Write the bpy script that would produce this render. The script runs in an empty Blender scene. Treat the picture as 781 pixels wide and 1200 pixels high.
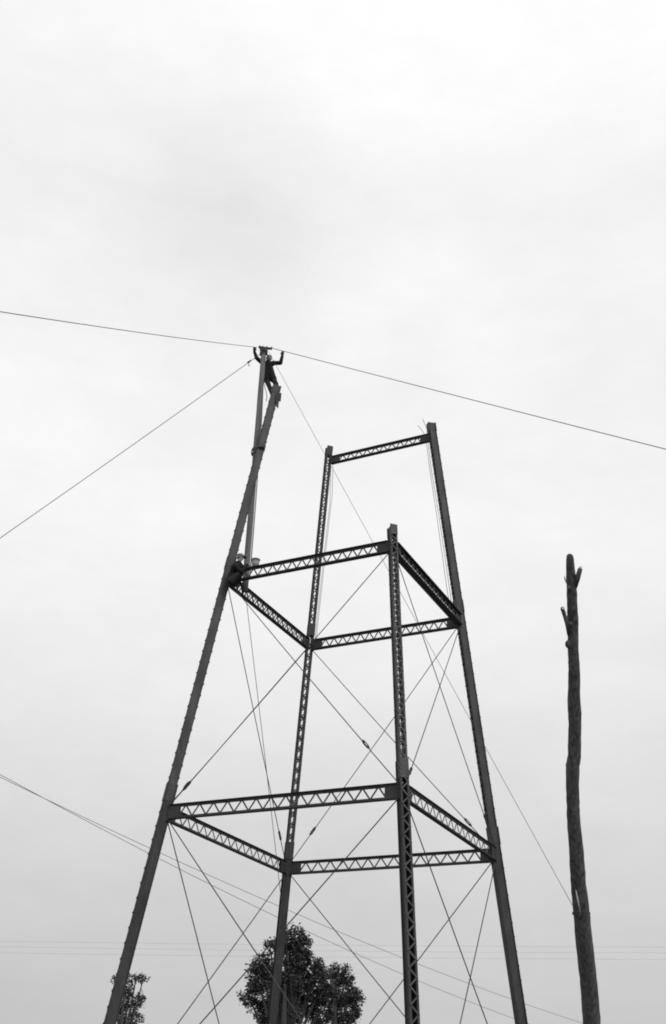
import bpy, bmesh, math, random
from mathutils import Vector as V, Matrix
random.seed(7)
D = bpy.data
sc = bpy.context.scene
COL = sc.collection
rad = math.radians

# ------------------------------------------------------------------ camera
S = 4.0                                   # metres per solved unit
EYE = 1.6
Z1 = 2.14922 * S + EYE                    # first strut ring
Z2 = Z1 + 2.09423 * S
Z3 = Z1 + 4.10239 * S
K = 0.097772                              # batter of every leg
CAM = V((3.971500 * S, -7.930902 * S, EYE))
PITCH, YAW, ROLL, F = 0.5270117, -0.4833847, 0.0513153, 1268.336
cy, sy, cp, sp = math.cos(YAW), math.sin(YAW), math.cos(PITCH), math.sin(PITCH)
FW = V((sy * cp, cy * cp, sp))
rt0 = V((cy, -sy, 0)); up0 = rt0.cross(FW)
RT = rt0 * math.cos(ROLL) + up0 * math.sin(ROLL)
UP = up0 * math.cos(ROLL) - rt0 * math.sin(ROLL)
HR = V((cy, -sy, 0)); HF = V((sy, cy, 0)); ZZ = V((0, 0, 1))     # level axes: right, away, up

def at(px, py, depth):                    # a point of the place seen at (px, py) of the 781x1200 picture
    return CAM + FW * depth + RT * ((px - 390.5) / F * depth) + UP * ((600 - py) / F * depth)
def at_z(px, py, z):
    d = FW + RT * ((px - 390.5) / F) + UP * ((600 - py) / F)
    return CAM + d * ((z - CAM.z) / d.z)
def depth_of(p): return (p - CAM).dot(FW)

cam = D.cameras.new('camera'); co = D.objects.new('camera', cam); COL.objects.link(co)
m = Matrix((RT, UP, -FW)).transposed().to_4x4(); m.translation = CAM
co.matrix_world = m
cam.sensor_fit = 'VERTICAL'; cam.sensor_height = 24; cam.lens = F / 1200 * 24
cam.clip_end = 5000; cam.clip_start = 0.1
sc.camera = co

# ------------------------------------------------------------------ materials
def mat(name, v, rough=0.7, var=0.25, scale=3.0, streak=None, spec=0.3, bump=0.0, bscale=20, metal=0.0, island=0.0):
    m = D.materials.new(name); m.use_nodes = True
    nt = m.node_tree; n = nt.nodes; L = nt.links
    b = n['Principled BSDF']
    b.inputs['Roughness'].default_value = rough; b.inputs['Metallic'].default_value = metal
    b.inputs['Specular IOR Level'].default_value = spec
    tc = n.new('ShaderNodeTexCoord'); mp = n.new('ShaderNodeMapping')
    L.new(tc.outputs['Object'], mp.inputs['Vector'])
    if streak: mp.inputs['Scale'].default_value = streak
    nz = n.new('ShaderNodeTexNoise'); nz.inputs['Scale'].default_value = scale; nz.inputs['Detail'].default_value = 6
    nz.inputs['Roughness'].default_value = 0.65
    L.new(mp.outputs['Vector'], nz.inputs['Vector'])
    mr = n.new('ShaderNodeMapRange')
    mr.inputs['From Min'].default_value = 0.3; mr.inputs['From Max'].default_value = 0.7
    mr.inputs['To Min'].default_value = v * (1 - var); mr.inputs['To Max'].default_value = v * (1 + var)
    L.new(nz.outputs['Fac'], mr.inputs['Value'])
    last = mr.outputs['Result']
    if island:
        g = n.new('ShaderNodeNewGeometry'); m2 = n.new('ShaderNodeMapRange')
        m2.inputs['To Min'].default_value = 1 - island; m2.inputs['To Max'].default_value = 1 + island
        L.new(g.outputs['Random Per Island'], m2.inputs['Value'])
        mu = n.new('ShaderNodeMath'); mu.operation = 'MULTIPLY'
        L.new(last, mu.inputs[0]); L.new(m2.outputs['Result'], mu.inputs[1]); last = mu.outputs[0]
    cc = n.new('ShaderNodeCombineColor')
    for i in range(3): L.new(last, cc.inputs[i])
    L.new(cc.outputs[0], b.inputs['Base Color'])
    if bump:
        n2 = n.new('ShaderNodeTexNoise'); n2.inputs['Scale'].default_value = bscale; n2.inputs['Detail'].default_value = 5
        L.new(mp.outputs['Vector'], n2.inputs['Vector'])
        bp = n.new('ShaderNodeBump'); bp.inputs['Strength'].default_value = bump; bp.inputs['Distance'].default_value = 0.03
        L.new(n2.outputs['Fac'], bp.inputs['Height']); L.new(bp.outputs['Normal'], b.inputs['Normal'])
    return m
M = {}
M['steel_low'] = mat('lower_shaft_steel', 0.046, 0.65, 0.5, 2.0, (1.5, 1.5, 0.45), 0.3, 0.2, 14)
M['steel'] = mat('riveted_steel', 0.060, 0.6, 0.5, 2.2, (1.5, 1.5, 0.5), 0.35, 0.15, 18)
M['steel_strut'] = mat('strut_steel', 0.042, 0.65, 0.35, 2.5, None, 0.3, 0.15, 18)
M['lace'] = mat('lacing_steel', 0.072, 0.6, 0.45, 2.0, None, 0.3)
M['rod'] = mat('rod_steel', 0.05, 0.6, 0.25, 2.0, None, 0.3)
M['wire'] = mat('wire_rope', 0.06, 0.7, 0.2, 2.0)
M['rope'] = mat('manila_rope', 0.16, 0.9, 0.2, 6.0)
M['timber'] = mat('weathered_timber', 0.17, 0.85, 0.35, 3.0, (8, 8, 0.4), 0.2, 0.3, 12)
M['bark'] = mat('dead_bark', 0.084, 0.9, 0.7, 2.6, (5, 5, 0.22), 0.2, 0.6, 4)
M['cutwood'] = mat('cut_wood', 0.62, 0.85, 0.2, 12)
M['trunk'] = mat('trunk_bark', 0.07, 0.9, 0.3, 4, (3, 3, .6), 0.2, 0.5, 12)
M['leaf'] = mat('foliage', 0.068, 0.7, 0.45, 0.9, None, 0.25, 0, 20, 0, 0.5)
M['grass'] = mat('dry_grass_ground', 0.11, 0.95, 0.5, 0.6, None, 0.1, 0.4, 6)
M['concrete'] = mat('concrete', 0.32, 0.9, 0.2, 2.5, None, 0.2, 0.2, 15)
M['skin'] = mat('skin', 0.30, 0.6, 0.08, 9)
M['hair'] = mat('hair', 0.03, 0.7, 0.2, 20)
M['eye'] = mat('eye', 0.02, 0.2, 0.1, 20)
M['coat'] = mat('dark_coat', 0.020, 0.9, 0.25, 7, None, 0.1, 0.3, 9)
M['pants'] = mat('denim', 0.036, 0.9, 0.25, 7, None, 0.1, 0.3, 9)
M['boot'] = mat('boot_leather', 0.03, 0.5, 0.2, 9)
M['hat'] = mat('pale_cloth_cap', 0.42, 0.9, 0.2, 9)
M['band'] = mat('cap_band', 0.04, 0.8, 0.2, 9)
M['bucket'] = mat('galvanised_bucket', 0.36, 0.55, 0.25, 6, None, 0.4)
M['iron'] = mat('black_iron', 0.045, 0.55, 0.25, 5, None, 0.3)
M['glassy'] = mat('insulator_glass', 0.15, 0.2, 0.1, 5, None, 0.5)

# ------------------------------------------------------------------ mesh helper
WORLD = {}                                 # world origin of every empty / part
class MB:
    def __init__(s): s.v = []; s.f = []
    def box(s, c, ax, ay, az):             # centre and three half-axis vectors
        n = len(s.v)
        for i in (-1, 1):
            for j in (-1, 1):
                for k in (-1, 1): s.v.append(c + ax * i + ay * j + az * k)
        for q in ((0, 1, 3, 2), (4, 6, 7, 5), (0, 4, 5, 1), (2, 3, 7, 6), (0, 2, 6, 4), (1, 5, 7, 3)):
            s.f.append(tuple(n + x for x in q))
        return s
    def bar(s, a, b, side, hw, ht):        # flat bar from a to b: half-width along 'side x dir', half-thickness along side
        d = (b - a).normalized(); t = side.normalized(); t = (t - d * t.dot(d)).normalized(); w = d.cross(t)
        return s.box((a + b) / 2, (b - a) / 2, w * hw, t * ht)
    def tube(s, pts, radii, n=8, cap=True, round_ends=False):
        if not hasattr(radii, '__len__'): radii = [radii] * len(pts)
        pts = list(pts); radii = list(radii)
        if round_ends:
            d0 = (pts[0] - pts[1]).normalized(); d1 = (pts[-1] - pts[-2]).normalized()
            r0, r1 = radii[0], radii[-1]; P = []; R_ = []
            for a in (0.97, 0.75, 0.4): P.append(pts[0] + d0 * r0 * a); R_.append(r0 * math.sqrt(1 - a * a))
            P += pts; R_ += radii
            for a in (0.4, 0.75, 0.97): P.append(pts[-1] + d1 * r1 * a); R_.append(r1 * math.sqrt(1 - a * a))
            pts, radii = P, R_
        base = len(s.v); prev = None
        for i, p in enumerate(pts):
            d = (pts[min(i + 1, len(pts) - 1)] - pts[max(i - 1, 0)])
            d = d.normalized() if d.length > 1e-9 else V((0, 0, 1))
            u = prev if prev is not None else (V((1, 0, 0)) if abs(d.x) < .8 else V((0, 1, 0)))
            u = (u - d * u.dot(d)).normalized(); prev = u; w = d.cross(u)
            for k in range(n):
                a = 2 * math.pi * k / n
                s.v.append(p + (u * math.cos(a) + w * math.sin(a)) * radii[i])
        for i in range(len(pts) - 1):
            for k in range(n):
                a = base + i * n + k; b = base + i * n + (k + 1) % n
                s.f.append((a, b, b + n, a + n))
        if cap:
            s.f.append(tuple(base + k for k in reversed(range(n))))
            e = base + (len(pts) - 1) * n
            s.f.append(tuple(e + k for k in range(n)))
        return s
    def cap(s, a, ra, b, rb, n=10):
        if (a - b).length < 1e-4: b = a + V((0, 0, 1e-3))
        return s.tube([a, b], [ra, rb], n, True, True)
    def ball(s, c, rx, ry, rz, X=V((1, 0, 0)), Y=V((0, 1, 0)), Z=V((0, 0, 1)), n=14, m=9):
        base = len(s.v)
        s.v.append(c - Z * rz)
        for i in range(1, m):
            t = math.pi * i / m - math.pi / 2
            for k in range(n):
                a = 2 * math.pi * k / n
                s.v.append(c + X * (rx * math.cos(t) * math.cos(a)) + Y * (ry * math.cos(t) * math.sin(a)) + Z * (rz * math.sin(t)))
        s.v.append(c + Z * rz); top = len(s.v) - 1
        for k in range(n):
            s.f.append((base, base + 1 + (k + 1) % n, base + 1 + k))
            e = base + 1 + (m - 2) * n
            s.f.append((top, e + k, e + (k + 1) % n))
        for i in range(m - 2):
            for k in range(n):
                a = base + 1 + i * n + k; b = base + 1 + i * n + (k + 1) % n
                s.f.append((a, b, b + n, a + n))
        return s
    def lathe(s, c, prof, Z=V((0, 0, 1)), n=24):      # prof: (radius, height)
        u = V((1, 0, 0)) if abs(Z.x) < .8 else V((0, 1, 0)); u = (u - Z * u.dot(Z)).normalized(); w = Z.cross(u)
        base = len(s.v)
        for r, h in prof:
            for k in range(n):
                a = 2 * math.pi * k / n
                s.v.append(c + Z * h + (u * math.cos(a) + w * math.sin(a)) * r)
        for i in range(len(prof) - 1):
            for k in range(n):
                a = base + i * n + k; b = base + i * n + (k + 1) % n
                s.f.append((a, b, b + n, a + n))
        return s
    def rivet(s, p, nrm, r=0.021, h=0.018):
        return s.tube([p, p + nrm * h * .6, p + nrm * h], [r, r * .85, r * .4], 6)
    def build(s, name, material, parent=None, origin=None, smooth=False, remesh=0.0, soft=0):
        lo = V((min(p.x for p in s.v), min(p.y for p in s.v), min(p.z for p in s.v)))
        hi = V((max(p.x for p in s.v), max(p.y for p in s.v), max(p.z for p in s.v)))
        o = origin if origin is not None else V(((lo.x + hi.x) / 2, (lo.y + hi.y) / 2, lo.z))
        me = D.meshes.new(name)
        me.from_pydata([tuple(p - o) for p in s.v], [], s.f)
        bm = bmesh.new(); bm.from_mesh(me); bmesh.ops.recalc_face_normals(bm, faces=bm.faces); bm.to_mesh(me); bm.free()
        ob = D.objects.new(name, me); COL.objects.link(ob)
        if remesh:
            md = ob.modifiers.new('r', 'REMESH'); md.mode = 'VOXEL'; md.voxel_size = remesh
            if soft:
                ms = ob.modifiers.new('s', 'SMOOTH'); ms.iterations = soft; ms.factor = .5
            dg = bpy.context.evaluated_depsgraph_get()
            m2 = D.meshes.new_from_object(ob.evaluated_get(dg)); m2.name = name
            ob.modifiers.clear(); ob.data = m2; me = m2
        me.materials.clear(); me.materials.append(material)
        if smooth or remesh:
            for p in me.polygons: p.use_smooth = True
        WORLD[ob.name] = o.copy()
        if parent is not None:
            ob.parent = parent; ob.location = o - WORLD[parent.name]
        else: ob.location = o
        return ob
def tag(o, label, cat, group=None, kind=None):
    o['label'] = label; o['category'] = cat
    if group: o['group'] = group
    if kind: o['kind'] = kind
    return o
def thing(name, loc, label, cat, group=None):
    o = D.objects.new(name, None); COL.objects.link(o); o.location = loc; o.empty_display_size = .3
    WORLD[o.name] = V(loc)
    return tag(o, label, cat, group)

# ------------------------------------------------------------------ ground
g = MB(); N = 40; R0 = 1500
for i in range(N + 1):
    for j in range(N + 1):
        x = (i / N * 2 - 1); y = (j / N * 2 - 1)
        x = math.copysign(abs(x) ** 2.2, x) * R0; y = math.copysign(abs(y) ** 2.2, y) * R0
        r = math.hypot(x, y)
        z = 0 if r < 60 else min(1, (r - 60) / 300) * (math.sin(x * .013) * math.cos(y * .011)) * 1.2 - .3 * min(1, (r - 60) / 50)
        g.v.append(V((x, y, z)))
for i in range(N):
    for j in range(N):
        a = i * (N + 1) + j; g.f.append((a, a + N + 1, a + N + 2, a + 1))
gr = g.build('ground', M['grass'], None, V((0, 0, 0)), True); gr['kind'] = 'structure'; gr['label'] = 'grass covered level ground under the tower'

# ------------------------------------------------------------------ tower
SG = {'A': (-1, -1), 'B': (-1, 1), 'C': (1, -1), 'D': (1, 1)}
def axis_pt(l, z):
    h = 4.0 - K * (z - Z1); sx, sy_ = SG[l]
    return V((sx * h, sy_ * h, z))
FOOT = 0.5
tower = thing('steel_tower', (0, 0, FOOT), 'unfinished dark riveted steel lattice tower standing on four leaning legs', 'tower')
for l in 'ABCD':
    p = axis_pt(l, FOOT)
    f = MB(); q = V((p.x, p.y, 0))
    f.lathe(q, [(0, FOOT - .02), (.38, FOOT - .02), (.42, FOOT - .06), (.62, -.3), (0, -.3)], ZZ, 4)
    tag(f.build('concrete_footing', M['concrete']), 'square tapered concrete footing under a leg of the steel tower', 'footing', 'concrete footings under the tower legs')

TOP = {'A': Z3 + .67, 'B': Z3 + .66, 'C': Z2 + .78, 'D': Z3 + .64}
SPL = Z1 + .62                              # the heavier lower shafts end here
def col_frame(l):
    sx, sy_ = SG[l]
    a = V((-sx * K, -sy_ * K, 1)).normalized()
    er = V((sx, sy_, 0)).normalized(); er = (er - a * er.dot(a)).normalized()
    return a, er, a.cross(er)
def column(l):
    a, er, et = col_frame(l)
    zt = TOP[l]
    def pt(z): return axis_pt(l, z)
    #            from  to   half-width, half-depth, flange, lower
    sections = [(FOOT, SPL, .132, .150, .028, True), (SPL, zt, .122, .140, .026, False)]
    root = None
    for (za, zb, w, d, fl, low) in sections:
        web = MB(); A, B = pt(za), pt(zb)
        if not low: A = A + a * .004
        c = (A + B) / 2; h = (B - A) / 2; t = .006; wi = w - 2 * fl
        for s in (-1, 1):
            web.box(c + et * (s * (wi + t)), h, er * (d - 2 * t), et * t)
            for r in (-1, 1):
                web.box(c + et * (s * (w - fl)) + er * (r * (d - t)), h, et * fl, er * t)
        for z in ((FOOT + .1, SPL - .1) if low else (SPL + .1, zt - .22)):      # diaphragms tie the two channels together
            web.box(pt(z), a * .05, er * .09, et * (wi + .004))
        if low: root = web.build('leg', M['steel_low'], tower)
        else: web.build('upper_shaft', M['steel'], root)
    for (za, zb, w, d, fl, low) in sections:
        gz = w - fl
        step = .215 if low else .20
        zend = zb - (.05 if low else .5)
        for r in ((1,) if low else (1, -1)):
            lac = MB(); k = 0 if r == 1 else 1
            z = za + (.45 if low else .3)
            while z < zend:
                s = 1 if k % 2 == 0 else -1
                pa = pt(z) + et * (gz * s) + er * (r * (d + .005)); pb = pt(z + step) - et * (gz * s) + er * (r * (d + .005))
                dd = (pb - pa).normalized() * .026
                jit = er * random.uniform(-.001, .001) + a * random.uniform(-.008, .008); pb = pb + jit
                lac.bar(pa - dd, pb + dd, er, .021, .0045 + .0006 * (k % 2))
                lac.rivet(pa + er * (r * .003), er * r, .024, .022)
                z += step; k += 1
            lac.build('lacing', M['lace'], root)
    w, d = .132, .150                        # inner cover plate of the heavy lower shaft, with rivet rows
    pl = MB(); A, B = pt(FOOT + .1), pt(Z1 + .30)
    pl.box((A + B) / 2 - er * (d + .006), (B - A) / 2, et * (w + .010), er * .006)
    z = FOOT + .3
    while z < Z1 + .2:
        for s in (-1, 1): pl.rivet(pt(z) + et * (s * (w - .025)) - er * (d + .010), -er, .018, .013)
        z += .18
    pl.build('cover_plate', M['steel_low'], root)
    def batten(z, hl, w, d, toe=.052):
        for r in (-1, 1):
            b = MB()
            b.box(pt(z) + er * (r * (d + .017)), a * hl, et * (w + .002), er * .006)
            for s in (-1, 1):
                for q in (-.7, -.2, .3, .8): b.rivet(pt(z) + a * (hl * q) + et * (s * (w - .03)) + er * (r * (d + .021)), er * r, .016, .012)
            b.build('splice_plate', M['steel'], root)
        for s in (-1, 1):
            b = MB(); b.box(pt(z) + et * (s * (w - toe + .016)), a * (hl * .9), er * (d - .02), et * .006)
            for q in (-.7, -.25, .25, .7):
                for r in (-.6, 0, .6): b.rivet(pt(z) + a * (hl * q) + er * (d * r) + et * (s * (w - toe + .020)), et * s, .016, .012)
            b.build('splice_plate', M['steel'], root)
    batten(SPL, .30, .132, .150, .056)
    if l != 'C': batten(Z2 + .62, .24, .122, .140)
    batten(zt - .20, .20, .122, .140)
    return root
legs = {l: column(l) for l in 'ABCD'}

def strut(p, q, z, depth, periods, double=False, wide=0.0):
    """lattice strut from leg p to leg q"""
    A, B = axis_pt(p, z), axis_pt(q, z)
    d = (B - A).normalized(); nrm = d.cross(ZZ).normalized()
    gap = .17
    A = A + d * gap; B = B - d * gap
    L = (B - A).length; h = depth / 2
    ch = MB()
    for s, leg_h in ((1, .038), (-1, .032)):
        for r in (-1, 1):                    # two angles back to back
            c = (A + B) / 2
            ch.box(c + ZZ * (s * (h - .007)) + nrm * (r * (.046 + wide)), d * (L / 2), nrm * (.038 + wide), ZZ * .007)
            ch.box(c + ZZ * (s * (h - .014 - leg_h)) + nrm * (r * .018), d * (L / 2), nrm * .010, ZZ * leg_h)
    for e, dd in ((A, d), (B, -d)):          # end plates
        for r in (-1, 1):
            ch.box(e + dd * .13 + nrm * (r * .033), dd * .25, nrm * .007, ZZ * (h - .017))
            for i in range(4):
                for j in (-.75, -.25, .25, .75): ch.rivet(e + dd * (-.05 + .11 * i) + ZZ * (h * j) + nrm * (r * .038), nrm * r, .016, .014)
    root = ch.build('strut', M['steel_strut'], tower)
    x0, x1 = .34, L - .34
    n = periods * 2
    for off, ph in (((-.030, 0), (.030, 1)) if double else ((0, 0),)):
        lac = MB()
        for k in range(n):
            u0, u1 = x0 + (x1 - x0) * k / n, x0 + (x1 - x0) * (k + 1) / n
            s = 1 if (k + ph) % 2 == 0 else -1
            hh = h - .05
            lac.bar(A + d * u0 + ZZ * (-s * hh) + nrm * (off + .003 * s), A + d * u1 + ZZ * (s * hh) + nrm * (off + .003 * s), nrm, .025, .0045)
        lac.build('lacing', M['lace'], root)
    return root
st = {}
for (p, q) in (('A', 'C'), ('A', 'B'), ('B', 'D'), ('C', 'D')):
    st[p + q + '1'] = strut(p, q, Z1, .45, 14)
    st[p + q + '2'] = strut(p, q, Z2, .42, 14, p + q in ('AB', 'CD'), .026 if p + q == 'CD' else .004)
strut('B', 'D', Z3, .36, 10)
# bare gusset plates waiting for struts at the head of the far left leg
for other in ('B', 'C'):
    e = axis_pt('A', Z3); d = (axis_pt(other, Z3) - e).normalized(); nrm = d.cross(ZZ).normalized(); pl = MB()
    pl.box(e + d * .21 + nrm * .03, d * .15, nrm * .009, ZZ * .20)
    for i in (-.12, 0, .12): pl.rivet(e + d * .30 + nrm * .038 + ZZ * i, nrm, .016, .014)
    pl.build('gusset_plate', M['steel'], legs['A'])

def turnbuckle(mb, c, d, nrm, k=1.0):
    w = d.cross(nrm).normalized()
    for s in (-1, 1): mb.bar(c - d * .13 * k + w * s * .034, c + d * .13 * k + w * s * .034, nrm, .014, .018)
    for s in (-1, 1): mb.tube([c + d * (s * .12 * k), c + d * (s * .19 * k), c + d * (s * .24 * k)], [.046, .040, .022], 8)
def rod(p, z0, q, z1, off, r=.016, tb=1.1, hd=(0, 0), ft=0):
    """diagonal tie rod from the foot at leg p to the head at leg q in one face"""
    A, B = axis_pt(p, z0), axis_pt(q, z1)
    face = (axis_pt(q, z0) - A).normalized(); nrm = face.cross(ZZ).normalized()
    A = A + face * .16 + ZZ * .24 + nrm * off; B = B - face * .16 - ZZ * .24 + nrm * off
    B = B + (face * hd[0] + ZZ * hd[1]); A = A + face * ft
    d = (B - A).normalized(); L = (B - A).length
    mb = MB()
    n = 10
    pts = [A + d * (L * i / n) - ZZ * (.035 * 4 * (i / n) * (1 - i / n)) for i in range(n + 1)]
    mb.tube(pts, r, 8)
    for e in (A, B): mb.tube([e - nrm * .05, e + nrm * .05], .035, 8)     # pin
    root = mb.build('tie_rod', M['rod'], tower)
    t = MB(); turnbuckle(t, A + d * tb, d, nrm, .8); t.build('turnbuckle', M['iron'], root)
ZB = FOOT + .1
for (p, q, t1, t2) in (('A', 'C', .75, 1.7), ('A', 'B', 1.15, 1.0), ('B', 'D', 1.35, 1.2), ('C', 'D', .65, 1.0)):
    lead = (p, q) == ('A', 'B')
    front = p == 'A'
    rod(p, Z1, q, Z2, -.020 if front else .020, .015, t1, (0, .03) if lead else (0, 0)); rod(q, Z1, p, Z2, .020 if front else -.020, .015, t2)
    rod(p, ZB, q, Z1, .026, .017, 1.0); rod(q, ZB, p, Z1, -.026, .017, 1.1)
# rods of the next panel, pinned at the top struts and still hanging slack along two legs
def slack(pts):
    mb = MB(); mb.tube(pts, .010, 6); mb.build('tie_rod', M['rod'], tower)
dB3, dB2 = depth_of(axis_pt('B', Z3)), depth_of(axis_pt('B', Z2))
slack([at(390.5, 543, dB3 - .25), at(389.5, 580, dB3 - .45), at(382.6, 640, dB3 - 1.0), at(370.8, 750, dB2 - .25)])
slack([at(388.0, 546, dB3 - .28), at(386.8, 590, dB3 - .5), at(380.6, 645, dB3 - 1.0), at(369.2, 751, dB2 - .25)])
dD3, dD2 = depth_of(axis_pt('D', Z3)), depth_of(axis_pt('D', Z2))
slack([at(495.5, 490.5, dD3 - .22), at(500.5, 503, dD3 - .25), at(502.3, 522, dD3 - .25), at(506, 552, dD3 - .4), at(514.5, 604, dD3 - .8), at(527, 690, dD2 - .45), at(532.5, 727, dD2 - .25)])
slack([at(490, 498.5, dD3 - .24), at(497, 507.5, dD3 - .27), at(500.3, 522, dD3 - .27), at(504.2, 552, dD3 - .42), at(512, 604, dD3 - .8), at(524, 690, dD2 - .45), at(530.5, 729, dD2 - .25)])

# ------------------------------------------------------------------ gin pole
A3 = axis_pt('A', TOP['A']); A2 = axis_pt('A', Z2)
def near(base, r, f, u): return base + HR * r + HF * f + ZZ * u
dP0 = depth_of(A2) + .75
P0 = at(287, 693, dP0)
dP1 = depth_of(A3) + .9
P1 = at(309.5, 409.5, dP1)
pd = (P1 - P0).normalized()
gin = thing('gin_pole', P0, 'tall weathered timber gin pole lashed to the leaning left leg, iron cap at its top', 'gin pole')
b = MB(); n = 14
pts = [P0.lerp(P1, i / n) + HR * (.004 * math.sin(i * 2.1)) for i in range(n + 1)]
b.tube(pts, [.116 - .016 * i / n for i in range(n + 1)], 12)
pole = b.build('timber_shaft', M['timber'], gin, None, True)
# iron head: collar, cross plate and eye bolts
b = MB()
b.tube([P1 - pd * .28, P1 - pd * .16], .112, 14); b.tube([P1 - pd * .04, P1 + pd * .05], .118, 14)
b.build('iron_collar', M['iron'], gin)
b = MB()
b.bar(P1 + pd * .10 - HR * .22, P1 + pd * .05 + HR * .32, HF, .024, .05)
b.bar(P1 - pd * .10 - HR * .16 - HF * .12, P1 - pd * .13 + HR * .15 - HF * .12, HF, .028, .02)
b.bar(P1 - HR * .13 - pd * .3, P1 - HR * .13 + pd * .08, HF, .02, .04)
for x in (-.18, -.06, .10, .30): b.tube([P1 + pd * (.04 - .06 * x) + HR * x, P1 + pd * (.16 - .06 * x) + HR * (x + .01)], .026, 8)
b.bar(P1 + HR * .13 - pd * .25, P1 + HR * .13 + pd * .07, HF, .03, .05)
b.build('head_plate', M['iron'], gin)
b = MB()
c = P1 - pd * .45 + HR * .19 - HF * .02
b.tube([c - HF * .06, c + HF * .06], .075, 14); b.bar(c - ZZ * .12, c + ZZ * .14, HF, .05, .075)
b.build('pulley_block', M['iron'], gin)
# lashing of the pole to the leg
sl = MB()
for k in range(5):
    za = 24.2 + .035 * k
    tt = (za - P0.z) / (P1.z - P0.z); pp = P0.lerp(P1, tt); cc = axis_pt('A', za)
    ce = (pp + cc) / 2; u = (pp - cc); half = u.length / 2 + .20; u = u.normalized(); w = ZZ.cross(u).normalized()
    ring = [ce + u * (half * math.cos(2 * math.pi * i / 20)) + w * (.20 * math.sin(2 * math.pi * i / 20)) for i in range(21)]
    sl.tube(ring, .016, 6)
tag(sl.build('rope_lashing', M['rope'], None, None, True), 'turns of rope lashing the timber gin pole to the leaning steel leg', 'lashing')

# rope falls running down beside the pole
def rope(name, pts, r, label, cat, group=None, mtl='wire', sag=0.0, n=16):
    if len(pts) == 2:
        a, b_ = pts
        pts = [a.lerp(b_, i / n) - ZZ * (sag * 4 * (i / n) * (1 - i / n)) for i in range(n + 1)]
    mb = MB(); mb.tube(pts, r, 6)
    o = mb.build(name, M[mtl], None, None, True)
    return tag(o, label, cat, group)
rope('hoist_rope', [P1 - pd * .6 + HR * .05 + HF * .13, P1.lerp(P0, .3) + HR * .12 + HF * .07, P1.lerp(P0, .7) + HR * .15, P0 + HR * .14 + ZZ * .5], .022,
     'pale hoisting rope running down close beside the timber gin pole', 'rope', None, 'rope')

def to_ground(a, b_):                        # carry the line a->b on until it meets the ground
    t = (a.z + .2) / (a.z - b_.z)
    return a + (b_ - a) * t
# hanging rope below the pole foot
a = P0 + HR * .02 - ZZ * .02
e = to_ground(a, at(329.5, 1065, depth_of(axis_pt('B', Z1)) - 2.2))
rope('hoist_rope', [a, e], .012, 'thin rope dropping from the foot of the gin pole past the back leg', 'rope', None, 'wire', -.25)
# guys from the pole head
hl = P1 + pd * .085 - HR * .28; hr = P1 + pd * .08 + HR * .34
G = 'guy wires of the gin pole'
e = to_ground(hl, at(0, 351, 24.0)); rope('guy_wire', [hl, e], .0105, 'guy wire from the gin pole head to the upper left edge of the sky', 'wire', G, 'wire', .35, 40)
e = to_ground(hr, at(781, 523, 31.0)); rope('guy_wire', [hr, e], .0125, 'long guy wire from the gin pole head sloping down to the right edge', 'wire', G, 'wire', .12, 60)
gl = P1 - pd * .22 - HR * .115
e = to_ground(gl, at(0, 624, 37.0)); rope('guy_wire', [gl, e], .0125, 'steep guy wire with a small clip, from pole head down to left edge', 'wire', G, 'wire', .3, 40)
dgl = (e - gl).normalized()
c = gl + dgl * .66
b = MB(); b.tube([c - dgl * .09, c + dgl * .09], .035, 8); b.tube([c, c - ZZ * .14, c - ZZ * .2 + HR * .02], .013, 6); b.ball(c - ZZ * .2, .022, .022, .03)
tag(b.build('wire_clip', M['iron'], None, None, True), 'small iron clip with hanging tail on the steep left guy wire', 'clip')

# ------------------------------------------------------------------ bare trunk on the right
TD = 30.5
prof = [(667.5, 649, 4.0), (667.8, 651, 7.4), (668.2, 655, 9.2), (669.2, 668, 10.8), (670, 684, 12.4), (671, 710, 12.8), (672, 724, 13.6), (671.8, 740, 12.2), (671.7, 754, 13),
        (672.3, 772, 13.4), (672.8, 789, 14.2), (673.2, 812, 15.0), (673.4, 832, 16.2), (674.4, 850, 15.4), (674.0, 870, 15.6), (673.2, 886, 16.2), (671.6, 897, 16.6), (671.2, 925, 15.6), (671.5, 945, 15.8), (672.5, 962, 16.2),
        (674.5, 987, 17.2), (676.5, 1012, 18.2), (678.6, 1037, 18.8), (681.4, 1067, 20), (684.8, 1100, 20.4), (689, 1137, 20.8), (691.5, 1170, 21.0), (693.5, 1200, 21.6)]
pts = [at(x, y, TD) for x, y, w in prof]; rr = [w * .95 / 2 / F * TD for x, y, w in prof]
last = pts[-1]; base = V((last.x + (pts[-1] - pts[-4]).x * .9, last.y + (pts[-1] - pts[-4]).y * .9, -.1))
for t, w in ((.35, 1.08), (.7, 1.2), (.9, 1.4), (1.0, 1.8)): pts.append(last.lerp(base, t)); rr.append(rr[27] * w)
snag = thing('bare_trunk', V((base.x, base.y, 0)), 'tall limbless dark tree trunk with sawn branch stubs at the right edge', 'tree trunk')
b = MB()
NP = []; NR = []
for i in range(len(pts) - 1):
    n = 4
    for k in range(n):
        NP.append(pts[i].lerp(pts[i + 1], k / n)); NR.append(rr[i] + (rr[i + 1] - rr[i]) * k / n)
NP.append(pts[-1]); NR.append(rr[-1])
b.tube(NP, NR, 20)
for i, p in enumerate(b.v):                  # lumpy bark
    ring = i // 20; k = i % 20
    if ring < len(NP):
        d = p - NP[ring]
        b.v[i] = NP[ring] + d * (1 + .07 * math.sin(3 * k * .314 + ring * .21) * math.sin(ring * .37) + .015 * math.sin(7 * k * .314 + 2.2 * math.sin(ring * .13)) + random.uniform(-.04, .05))
trunk = b.build('trunk', M['bark'], snag, None, True)
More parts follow.
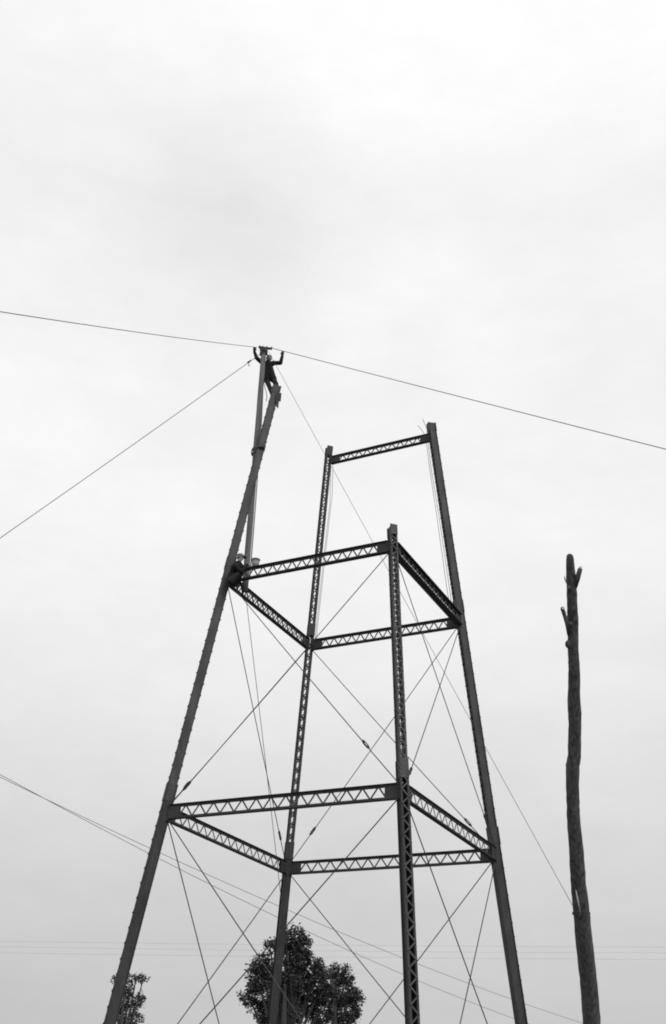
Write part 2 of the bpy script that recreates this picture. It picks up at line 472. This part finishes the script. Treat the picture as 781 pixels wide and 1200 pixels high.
def stub(pa, pb, ra, rb, facing, pale):
    b = MB(); mid = (pa + pb) / 2 + HR * random.uniform(-.02, .02)
    b.tube([pa, mid, pb], [ra, (ra + rb) / 2, rb], 10)
    o = b.build('branch_stub', M['bark'], snag, None, True)
    if pale:
        c = MB(); c.lathe(pb + (pb - pa).normalized() * .035 + facing * .012, [(0, .012), (rb * .62, .010), (rb * .68, 0), (rb * .68, -.03)], facing, 12)
        c.build('sawn_end', M['cutwood'], o)
d = TD - .02
p1 = at(680.2, 666.5, d - .16); stub(at(673.2, 688, d - .02), p1, .085, .066, (-HF * .9 + ZZ * .1 + HR * .25).normalized(), True)
p2 = at(659.6, 714, d - .12); stub(at(668.2, 744, d), at(661.5, 720, d - .08), .082, .056, (-HF + HR * .2).normalized(), False)
b = MB(); b.ball(p2, .062, .062, .08); b.ball(at(660.9, 718, d - .1), .062, .062, .075); b.build('branch_stub', M['bark'], snag, None, True)
c = MB(); c.lathe(p2 - HF * .062, [(0, .012), (.032, .010), (.036, 0), (.036, -.02)], -HF, 12); c.build('sawn_end', M['cutwood'], snag)
for c, r in ((at(666.6, 755, TD - .04), .10), (at(666.8, 689, TD - .12), .055), (at(669, 731, TD - .16), .05)):
    b = MB(); b.ball(c, r, r, r * 1.25); b.build('bark_knot', M['bark'], snag, None, True)
b = MB(); b.tube([at(664.2, 683, TD - .05), at(662, 678, TD - .1), at(661.8, 675, TD - .12)], [.022, .018, .012], 6); b.build('branch_stub', M['cutwood'], snag, None, True)
b = MB(); b.tube([at(675, 1043, TD - .23), at(677.5, 1055, TD - .235), at(681, 1072, TD - .25)], [.008, .022, .008], 6); b.build('bark_split', M['cutwood'], snag, None, True)
# guy to the trunk
gt = P1 - pd * .1 + HR * .20
e = at(676.5, 1071, TD - .04)
rope('guy_wire', [gt, e], .0075, 'fine guy line from the gin pole past the front leg to the bare trunk', 'wire', G, 'wire', .02, 30)
b = MB(); c = at(681.4, 1071, TD)
for k in range(2): b.tube([c + ZZ * (.03 * k) + (HR * math.cos(2 * math.pi * i / 20) + HF * math.sin(2 * math.pi * i / 20)) * .245 for i in range(21)], .012, 6)
tag(b.build('rope_loop', M['wire'], None, None, True), 'wire loop tying the guy line round the bare trunk', 'rope loop')

# ------------------------------------------------------------------ utility wires
def upole(p, h, label, group, arms=1):
    u = thing('utility_pole', V((p.x, p.y, 0)), label, 'utility pole', group)
    b = MB(); q = V((p.x, p.y, 0)); b.tube([q - ZZ * .5, q + ZZ * (h + .3)], [.15, .10], 12); b.build('pole', M['timber'], u, None, True)
    return u
def span(a, b_, sag, r, name, label, cat, group):
    return rope(name, [a, b_], r, label, cat, group, 'wire', sag, 40)
HZ = 11.0
def line3(p, q, t): return p + (q - p) * t
def span_px(p0, pm, p1, z, d1, t0, r, name, label, cat, group):
    """a sagging wire over a straight plan line from height z to its far end, the sag taken at a third point"""
    a, b_ = at_z(p0[0], p0[1], z), at(p1[0], p1[1], d1)
    h = b_ - a; hh = V((h.x, h.y, 0)); nrm = hh.cross(ZZ)
    d = FW + RT * ((pm[0] - 390.5) / F) + UP * ((600 - pm[1]) / F)
    p = CAM + d * ((a - CAM).dot(nrm) / d.dot(nrm)); tm = (p - a).dot(hh) / hh.dot(hh)
    c = (a.z + h.z * tm - p.z) / (tm * (1 - tm))
    pts = []
    for i in range(61):
        t = t0 + (1 - t0) * i / 60
        q = a + h * t; q.z -= c * t * (1 - t); pts.append(q)
    rope(name, pts, r, label, cat, group)
    return pts[0], pts[-1]
G2 = 'telephone wires behind the left leg'
pa, qa = span_px((69.6, 944), (325, 1061), (760, 1222), HZ, 62, -.3, .0085, 'telephone_wire', 'upper one of the two slanting wires crossing low behind the left legs', 'wire', G2)
pb_, qb = span_px((69.6, 945), (311, 1068), (720, 1232), HZ - .2, 62, -.3, .0085, 'telephone_wire', 'lower one of the two slanting wires crossing low behind the left legs', 'wire', G2)
for p0, q0 in ((pa, pb_), (qa, qb)):
    mid = (p0 + q0) / 2
    u = upole(mid, mid.z - .15, 'plain timber utility pole carrying the slanting pair of wires', 'utility poles of the slanting wires')
    arm = MB(); dd = (q0 - p0); dd.z = 0; ln = max(dd.length, .6); dd = dd.normalized()
    arm.bar(V((mid.x, mid.y, mid.z - .22)) - dd * (ln / 2 + .2), V((mid.x, mid.y, mid.z - .22)) + dd * (ln / 2 + .2), ZZ, .05, .06)
    arm.build('crossarm', M['timber'], u)
    for w in (p0, q0):
        i_ = MB(); i_.lathe(V((w.x, w.y, w.z - .14)), [(0, 0), (.03, 0), (.045, .05), (.035, .10), (.04, .13), (0, .15)], ZZ, 10); i_.build('insulator', M['glassy'], u)
G3 = 'far telegraph wires near the horizon'
for k, (y0, y1, w) in enumerate(((1103, 1109, 'topmost'), (1109.5, 1116, 'middle'), (1116.5, 1123.5, 'lowest'))):
    a = at(-60, y0 - 1, 92); b_ = at(860, y1 + 1, 92)
    span(a, b_, .12, .0050, 'telegraph_wire', w + ' of three faint level wires low in the sky behind the tower', 'wire', G3)
    if k == 0: fa, fb = a, b_
for w in (fa, fb): upole(w, w.z, 'far timber telegraph pole carrying three level wires', 'telegraph poles far behind')

# ------------------------------------------------------------------ trees
def tree(lobes, depth, label, nleaf, base_px, seed):
    rnd = random.Random(seed)
    k = depth / F
    top = at(base_px, 1180, depth)
    root = thing('deciduous_tree', V((top.x, top.y, 0)), label, 'tree', 'trees beyond the tower')
    b = MB(); q = V((top.x, top.y, 0))
    head = at(lobes[0][0], lobes[0][1] + 10, depth)
    tp = [q - ZZ * .3, q + ZZ * 2, q.lerp(head, .5), q.lerp(head, .8), head]
    b.tube(tp, [.38, .28, .2, .11, .03], 10)
    for (x, y, r) in lobes[1:]:
        e = at(x, y, depth); s = q + ZZ * max(2.2, e.z * .45)
        b.tube([s, s.lerp(e, .5) + ZZ * .3, e], [.14, .09, .03], 7)
    b.build('trunk', M['trunk'], root, None, True)
    c = MB(); tot = sum(r * r for x, y, r in lobes)
    for (x, y, r) in lobes:
        c0 = at(x, y, depth); R_ = r * k
        ncl = max(6, int(nleaf * r * r / tot / 22))
        for _ in range(ncl):
            while True:
                v = V((rnd.uniform(-1, 1), rnd.uniform(-1, 1), rnd.uniform(-1, 1)))
                if .25 < v.length < 1: break
            v = v.normalized() * (v.length ** .45) * (1.28 if rnd.random() < .12 else 1)
            cc = c0 + V((v.x, v.y, v.z * .95)) * R_
            cr = rnd.uniform(.12, .40)
            for _ in range(rnd.choice((10, 18, 26, 34))):
                w = V((rnd.gauss(0, 1), rnd.gauss(0, 1), rnd.gauss(0, .8)))
                if w.length > 1.7: w = w * (1.7 / w.length)
                w = w * (cr * .6)
                p = cc + w; s = rnd.uniform(.05, .11)
                u = V((rnd.uniform(-1, 1), rnd.uniform(-1, 1), rnd.uniform(-.6, .6))).normalized()
                t = u.cross(V((rnd.uniform(-1, 1), rnd.uniform(-1, 1), rnd.uniform(-1, 1)))).normalized()
                n = len(c.v)
                c.v += [p - u * s, p + t * s * .55, p + u * s, p - t * s * .55]; c.f.append((n, n + 1, n + 2, n + 3))
    c.build('crown', M['leaf'], root)
tree([(336, 1103, 11), (352, 1096, 6), (345, 1090, 4), (325, 1110, 8), (316, 1105, 4), (357, 1106, 7), (340, 1118, 14), (305, 1129, 7), (298, 1136, 5), (311, 1124, 5), (316, 1140, 11), (352, 1124, 11), (363, 1119, 3), (372, 1129, 5), (372, 1139, 8), (382, 1144, 5),
      (345, 1147, 17), (303, 1152, 12), (330, 1160, 15), (366, 1158, 14), (386, 1164, 9), (292, 1168, 9), (340, 1180, 20), (310, 1186, 13), (376, 1186, 15)], 60,
     'dark leafy tree with rounded top behind the back leg of the tower', 26000, 338, 3)
tree([(394, 1135, 4), (404, 1136, 4), (387, 1141, 4), (396, 1147, 8), (410, 1148, 5), (402, 1162, 13), (416, 1168, 8), (404, 1186, 17)], 66,
     'small leafy tree just right of the larger dark tree', 7000, 397, 5)
tree([(147, 1144, 5), (160, 1145, 4), (137, 1147, 4), (168, 1148, 4), (152, 1156, 8), (160, 1168, 10), (144, 1172, 10), (152, 1192, 14)], 72,
     'low treetop barely showing at the foot of the leaning left leg', 3000, 150, 9)

# ------------------------------------------------------------------ people
def hand(mb, w, u, n, sgn, e=0.0):
    """wrist w, direction u to the knuckles, palm normal n; curled grip"""
    u = u.normalized(); n = (n - u * n.dot(u)).normalized(); s = u.cross(n).normalized() * sgn
    mb.cap(w - u * .02, .026 + e, w + u * .02, .026 + e)
    for o in (-.028, -.010, .010, .028):
        mb.cap(w + u * .02 + s * o * .7, .018 + e, w + u * .088 + s * o, .015 + e)
    for i, (o, ln) in enumerate(((-.031, .80), (-.011, .96), (.011, 1.0), (.031, .92))):
        p = w + u * .092 + s * o; prev = p; ang = 25
        for j, l in enumerate((.042, .028, .022)):
            ang2 = rad(35 + 48 * j + 4 * i); dvec = u * math.cos(ang2) + n * math.sin(ang2)
            q = prev + dvec * (l * ln); mb.cap(prev, .0095 - .0008 * j + e, q, .0088 - .0008 * j + e, 8); prev = q
    p = w + u * .03 + s * .030; q = p + (u * .6 + s * .6 + n * .5).normalized() * .045; r = q + (u * .5 - s * .1 + n * .8).normalized() * .032
    mb.cap(p, .014 + e, q, .011 + e, 8); mb.cap(q, .011 + e, r, .009 + e, 8)
def person(loc, J, label, coat, hat_kind, face, up, k):
    root = thing('person', loc, label, 'person'); root.scale = (k, k, k)
    J = {n: (v if n[:4] in ('hdir', 'palm') else loc + (v - loc) / k) for n, v in J.items()}
    face = (face - up * face.dot(up)).normalized(); side = face.cross(up).normalized()     # person's right
    b = MB(); H = J['head']
    limbs = [('shoulder', 'elbow', .052, .042), ('elbow', 'wrist', .041, .028), ('hip', 'knee', .082, .056), ('knee', 'ankle', .055, .038)]
    torso = [(J['pelvis'], .125, J['waist'], .115), (J['waist'], .115, J['chest'], .135), (J['chest'], .13, J['neck'], .06)]
    for a, ra, c, rc in torso: b.cap(a, ra, c, rc, 14)
    b.cap(J['neck'], .056, H - up * .03, .052, 12)
    for s in 'LR':
        b.cap(J['chest'] + (J['shoulder' + s] - J['chest']) * .3, .09, J['shoulder' + s], .06, 12)
        b.cap(J['pelvis'], .11, J['hip' + s], .09, 12)
        for p, q, r0, r1 in limbs: b.cap(J[p + s], r0, J[q + s], r1, 12)
        b.cap(J['ankle' + s] - ZZ * .03, .036, J['toe' + s], .032, 10)
        hand(b, J['wrist' + s], J['hdir' + s], J['palm' + s], 1 if s == 'R' else -1)
    # head: skull, jaw, nose, brow, ears, lips
    b.ball(H + up * .025, .074, .092, .098, side, face, up, 18, 12)
    b.ball(H - up * .045 + face * .022, .055, .066, .07, side, face, up, 14, 9)
    b.cap(H + face * .088 + up * .018, .009, H + face * .112 - up * .022, .014, 8)
    b.cap(H + face * .082 + up * .032 - side * .035, .012, H + face * .082 + up * .032 + side * .035, .012, 8)
    b.cap(H + face * .086 - up * .053 - side * .018, .008, H + face * .086 - up * .053 + side * .018, .008, 8)
    for s in (-1, 1): b.ball(H + side * (s * .076) + up * .005 - face * .005, .012, .022, .033, side, face, up, 8, 6)
    body = b.build('body', M['skin'], root, None, True, .011, 2)
    for s in (-1, 1):
        e = MB(); e.ball(H + side * (s * .031) + face * .083 + up * .012, .012, .008, .008, side, face, up, 8, 6); e.build('eye', M['eye'], root, None, True)
    h = MB(); h.ball(H + up * .035 - face * .014, .081, .094, .098, side, face, up, 18, 12); h.ball(H - face * .05 - up * .01, .068, .05, .07, side, face, up, 12, 8)
    h.build('hair', M['hair'], root, None, True)
    # clothes
    c = MB(); e = .024
    for a, ra, q, rq in torso[:2]: c.cap(a, ra + e, q, rq + e, 14)
    c.cap(J['chest'], .13 + e, J['neck'] - up * .03, .088, 14)
    for s in 'LR':
        c.cap(J['chest'] + (J['shoulder' + s] - J['chest']) * .3, .10 + e, J['shoulder' + s], .062 + e, 12)
        c.cap(J['shoulder' + s], .056 + e, J['elbow' + s], .047 + e, 12)
        c.cap(J['elbow' + s], .046 + e, J['elbow' + s].lerp(J['wrist' + s], .93), .040 + e * .5, 12)
        if coat:
            c.cap(J['chest'], .15, J['hip' + s], .135, 12)
            c.cap(J['hip' + s], .135, J['hip' + s].lerp(J['knee' + s], .35), .125, 12)
            g_ = MB(); hand(g_, J['wrist' + s], J['hdir' + s], J['palm' + s], 1 if s == 'R' else -1, .007)
            g_.cap(J['wrist' + s].lerp(J['elbow' + s], .12), .044, J['wrist' + s], .036)
            g_.build('glove', M['boot'], root, None, True, .009, 1)
    c.build('jacket', M['coat'], root, None, True, .016, 3)
    t = MB(); e = .02
    for s in 'LR':
        t.cap(J['pelvis'], .12 + e, J['hip' + s], .095 + e, 12)
        t.cap(J['hip' + s], .088 + e, J['knee' + s], .062 + e, 12); t.cap(J['knee' + s], .062 + e, J['ankle' + s].lerp(J['knee' + s], .08), .050 + e, 12)
    t.build('trousers', M['pants'], root, None, True, .016, 3)
    for s in 'LR':
        f = MB(); an, to = J['ankle' + s], J['toe' + s]; bk = an + (an - to).normalized() * .03; bk.z = to.z
        f.cap(an + ZZ * .08, .054, an - ZZ * .02, .055, 12); f.cap(bk, .045, to, .042, 12); f.ball(to, .05, .06, .042)
        f.build('boot', M['boot'], root, None, True, .012, 2)
    if hat_kind:
        kb = MB(); kb.ball(H + up * .055 - face * .012, .104, .118, .085, side, face, up, 20, 12)
        kb.build('cap', M['hat'], root, None, True)
        kb = MB(); kb.lathe(H + up * .045 - face * .005, [(.085, .012), (.110, .012), (.122, .0), (.110, -.008), (.085, -.006)], up, 20)
        kb.ball(H + up * .035 + face * .12, .075, .065, .010, side, face, up, 14, 6)
        kb.build('cap_brim', M['band'], root, None, True)
    return root
def plane_pt(ref, px, py, f):                # seen at (px, py), standing f metres behind the reference point
    d = FW + RT * ((px - 390.5) / F) + UP * ((600 - py) / F)
    return CAM + d * ((ref + HF * f - CAM).dot(HF) / d.dot(HF))
# lineman standing on the bare gusset at the head of the left leg, reaching up round the pole
A3 = axis_pt('A', Z3)
def q1(x, y, f): return plane_pt(A3, x, y, f)
def feet(J):
    for s, (t, sd_) in TOES.items(): J['toe' + s] = J['ankle' + s] + t - ZZ * .075
J = dict(pelvis=q1(315.4, 440, .60), waist=q1(315.2, 434.5, .63), chest=q1(314.6, 428.8, .63), neck=q1(314.3, 423.6, .60), head=q1(316.2, 419.6, .55),
         shoulderL=q1(320.6, 425.4, .61), shoulderR=q1(307.4, 425.0, .61), elbowL=q1(329.0, 425.4, .53), elbowR=q1(301, 419.6, .52),
         wristL=q1(331.2, 416.6, .47), wristR=q1(298.2, 411.6, .47),
         hdirL=V((HR * .1 + ZZ)), hdirR=V((HR * -.05 + ZZ)), palmL=-HF - HR * .3, palmR=-HF + HR * .3,
         hipL=q1(318.8, 441.2, .58), hipR=q1(311.2, 441, .60), kneeL=q1(324, 450.5, .40), kneeR=q1(315.5, 452, .47),
         ankleL=q1(324.5, 463, .33), ankleR=q1(320, 464, .42))
TOES = {'L': (-HF * .14 + HR * .04, 0), 'R': (-HF * .14 + HR * .02, 0)}; feet(J)
person(q1(322, 465, .35), J, 'lineman in dark coat atop the left leg, both arms raised to the wire', True, None, -HF + ZZ * .1 - HR * .1, ZZ, 1.2)
b = MB(); b.tube([q1(309.5, 448, .33), q1(311, 455, .33), q1(312.6, 461, .31), q1(313.2, 465, .28), q1(312, 470, .26)], .015, 6)
tag(b.build('safety_strap', M['boot'], None, None, True), 'dark strap hanging between gin pole and leg below the lineman', 'strap')
# worker crouching on the lower chord at the joint of the left leg
n0 = axis_pt('A', Z2)
def q2(x, y, f): return plane_pt(n0, x, y, f)
up2 = (ZZ + HR * .25).normalized()
J = dict(pelvis=q2(271.5, 680, -.32), waist=q2(274, 672.5, -.34), chest=q2(277.2, 665.5, -.36), neck=q2(280.2, 659, -.36), head=q2(282.3, 653.6, -.36),
         shoulderR=q2(275.5, 664, -.58), shoulderL=q2(281, 661.5, -.16), elbowR=q2(283, 670, -.58), elbowL=q2(286, 667, -.14),
         wristR=q2(289.2, 664.5, -.40), wristL=q2(290.5, 662, -.12),
         hdirR=HR + HF * .3 - ZZ * .1, hdirL=HR - ZZ * .2, palmR=-ZZ, palmL=-ZZ,
         hipR=q2(271, 681, -.43), hipL=q2(273, 680, -.22), kneeR=q2(281.5, 671.5, -.52), kneeL=q2(283, 670.5, -.20),
         ankleR=q2(275, 684.2, -.24), ankleL=q2(278, 682.8, -.14))
TOES = {'L': (HR * .15 - HF * .02, 0), 'R': (HR * .15 - HF * .04, 0)}; feet(J)
person(q2(276, 687, -.2), J, 'worker in pale cap crouching at the joint of left leg and middle strut', False, True, HR * .95 - HF * .35 - ZZ * .15, up2, 1.25)
# bucket on the strut beside him
ts = None
for i in range(400):
    x = n0.x + i * .01
    p = V((x, n0.y, Z2 + .20)); dd = p - CAM
    px = 390.5 + F * dd.dot(RT) / dd.dot(FW)
    if px >= 299.3: ts = p; break
bk = thing('bucket', ts, 'pale metal bucket standing on the middle front strut near the crouching worker', 'bucket')
b = MB(); b.lathe(ts + ZZ * .001, [(0, .008), (.108, .008), (.108, 0), (.113, 0), (.128, .13), (.131, .14), (.130, .15), (.146, .285), (.152, .285), (.153, .30), (.141, .30), (.126, .13), (.10, .02), (0, .02)], ZZ, 28)
b.build('pail', M['bucket'], bk, None, True)
b = MB(); b.tube([ts + ZZ * (.27 + .10 * math.sin(math.pi * i / 14)) + (HR * .154 * math.cos(math.pi * i / 14)) + HF * .06 * math.sin(math.pi * i / 14) for i in range(15)], .008, 6)
b.build('handle', M['iron'], bk, None, True)
b = MB(); b.ball(ts + ZZ * .262, .128, .128, .085); b.build('contents', M['rope'], bk, None, True)

# ------------------------------------------------------------------ light
SUN_EL = rad(42)                            # behind the viewer's right shoulder, through thin cloud
SX, SY = .84, -.54
w = D.worlds.new('World'); sc.world = w; w.use_nodes = True
nt = w.node_tree; n = nt.nodes; L = nt.links
bg = n['Background']; bg.inputs['Strength'].default_value = 0.10
sky = n.new('ShaderNodeTexSky'); sky.sky_type = 'NISHITA'; sky.sun_disc = False
sky.sun_elevation = SUN_EL; sky.sun_rotation = math.atan2(SX, SY); sky.dust_density = 3; sky.air_density = 1
bw = n.new('ShaderNodeRGBToBW'); L.new(sky.outputs[0], bw.inputs[0])
tc = n.new('ShaderNodeTexCoord'); sep = n.new('ShaderNodeSeparateXYZ'); L.new(tc.outputs['Generated'], sep.inputs[0])
ramp = n.new('ShaderNodeValToRGB')            # overcast: dimmer towards the horizon, brightest overhead
e = ramp.color_ramp.elements
STOPS = [(0.0, .53), (.10, .565), (.17, .63), (.29, .755), (.36, .83), (.485, .935), (.60, .93), (.71, .90), (.79, .975), (.83, 1.0), (1.0, 1.0)]
e[0].position, e[0].color = STOPS[0][0], (STOPS[0][1],) * 3 + (1,)
e[1].position, e[1].color = STOPS[-1][0], (STOPS[-1][1],) * 3 + (1,)
for p_, v_ in STOPS[1:-1]:
    x = e.new(p_); x.color = (v_, v_, v_, 1)
L.new(sep.outputs['Z'], ramp.inputs[0])
nz = n.new('ShaderNodeTexNoise'); nz.inputs['Scale'].default_value = 2.6; nz.inputs['Detail'].default_value = 7; nz.inputs['Roughness'].default_value = .55
mp = n.new('ShaderNodeMapping'); mp.inputs['Scale'].default_value = (1, 1, 2.4); L.new(tc.outputs['Generated'], mp.inputs[0]); L.new(mp.outputs[0], nz.inputs['Vector'])
mr = n.new('ShaderNodeMapRange'); mr.inputs['From Min'].default_value = .3; mr.inputs['From Max'].default_value = .7; mr.inputs['To Min'].default_value = 10.1; mr.inputs['To Max'].default_value = 11.1
L.new(nz.outputs['Fac'], mr.inputs['Value'])
mu = n.new('ShaderNodeMath'); mu.operation = 'MULTIPLY'; L.new(ramp.outputs[0], mu.inputs[0]); L.new(mr.outputs[0], mu.inputs[1])
# one broad darker bank of cloud high on the left
def vm(op, a, b_=None):
    q = n.new('ShaderNodeVectorMath'); q.operation = op; L.new(a, q.inputs[0])
    if b_ is not None: q.inputs[1].default_value = b_
    return q
dirc = (FW + RT * ((285 - 390.5) / F) + UP * ((600 - 235) / F)).normalized()
dp = vm('DISTANCE', tc.outputs['Generated'], dirc)
wob = n.new('ShaderNodeMath'); wob.operation = 'MULTIPLY_ADD'; L.new(nz.outputs['Fac'], wob.inputs[0]); wob.inputs[1].default_value = .16; L.new(dp.outputs['Value'], wob.inputs[2])
bk_ = n.new('ShaderNodeMapRange'); bk_.interpolation_type = 'SMOOTHSTEP'
bk_.inputs['From Min'].default_value = .06; bk_.inputs['From Max'].default_value = .27; bk_.inputs['To Min'].default_value = .87; bk_.inputs['To Max'].default_value = 1.0
L.new(wob.outputs[0], bk_.inputs['Value'])
n5 = n.new('ShaderNodeTexNoise'); n5.inputs['Scale'].default_value = 11; n5.inputs['Detail'].default_value = 8; n5.inputs['Roughness'].default_value = .7; L.new(mp.outputs[0], n5.inputs['Vector'])
r5 = n.new('ShaderNodeMapRange'); r5.inputs['From Min'].default_value = .3; r5.inputs['From Max'].default_value = .7; r5.inputs['To Min'].default_value = .97; r5.inputs['To Max'].default_value = 1.03
L.new(n5.outputs['Fac'], r5.inputs['Value'])
m5 = n.new('ShaderNodeMath'); m5.operation = 'MULTIPLY'; L.new(mu.outputs[0], m5.inputs[0]); L.new(r5.outputs[0], m5.inputs[1]); mu = m5
m3 = n.new('ShaderNodeMath'); m3.operation = 'MULTIPLY'; L.new(mu.outputs[0], m3.inputs[0]); L.new(bk_.outputs[0], m3.inputs[1]); mu = m3
mx = n.new('ShaderNodeMix'); mx.data_type = 'FLOAT'; mx.inputs[0].default_value = .92
L.new(bw.outputs[0], mx.inputs[2]); L.new(mu.outputs[0], mx.inputs[3])
cc = n.new('ShaderNodeCombineColor')
for i in range(3): L.new(mx.outputs[0], cc.inputs[i])
L.new(cc.outputs[0], bg.inputs['Color'])
sun = D.lights.new('sun', 'SUN'); sun.energy = 1.1; sun.angle = rad(18)
so = D.objects.new('sun', sun); COL.objects.link(so)
sd = V((SX * math.cos(SUN_EL), SY * math.cos(SUN_EL), math.sin(SUN_EL)))
so.rotation_euler = (-sd).to_track_quat('-Z', 'Y').to_euler(); so.location = (20, -20, 60)
sc.view_settings.view_transform = 'Standard'; sc.view_settings.look = 'None'; sc.view_settings.exposure = 0; sc.view_settings.gamma = 1
sc.render.engine = 'CYCLES'
sc.cycles.pixel_filter_type = 'BLACKMAN_HARRIS'; sc.cycles.filter_width = 1.9
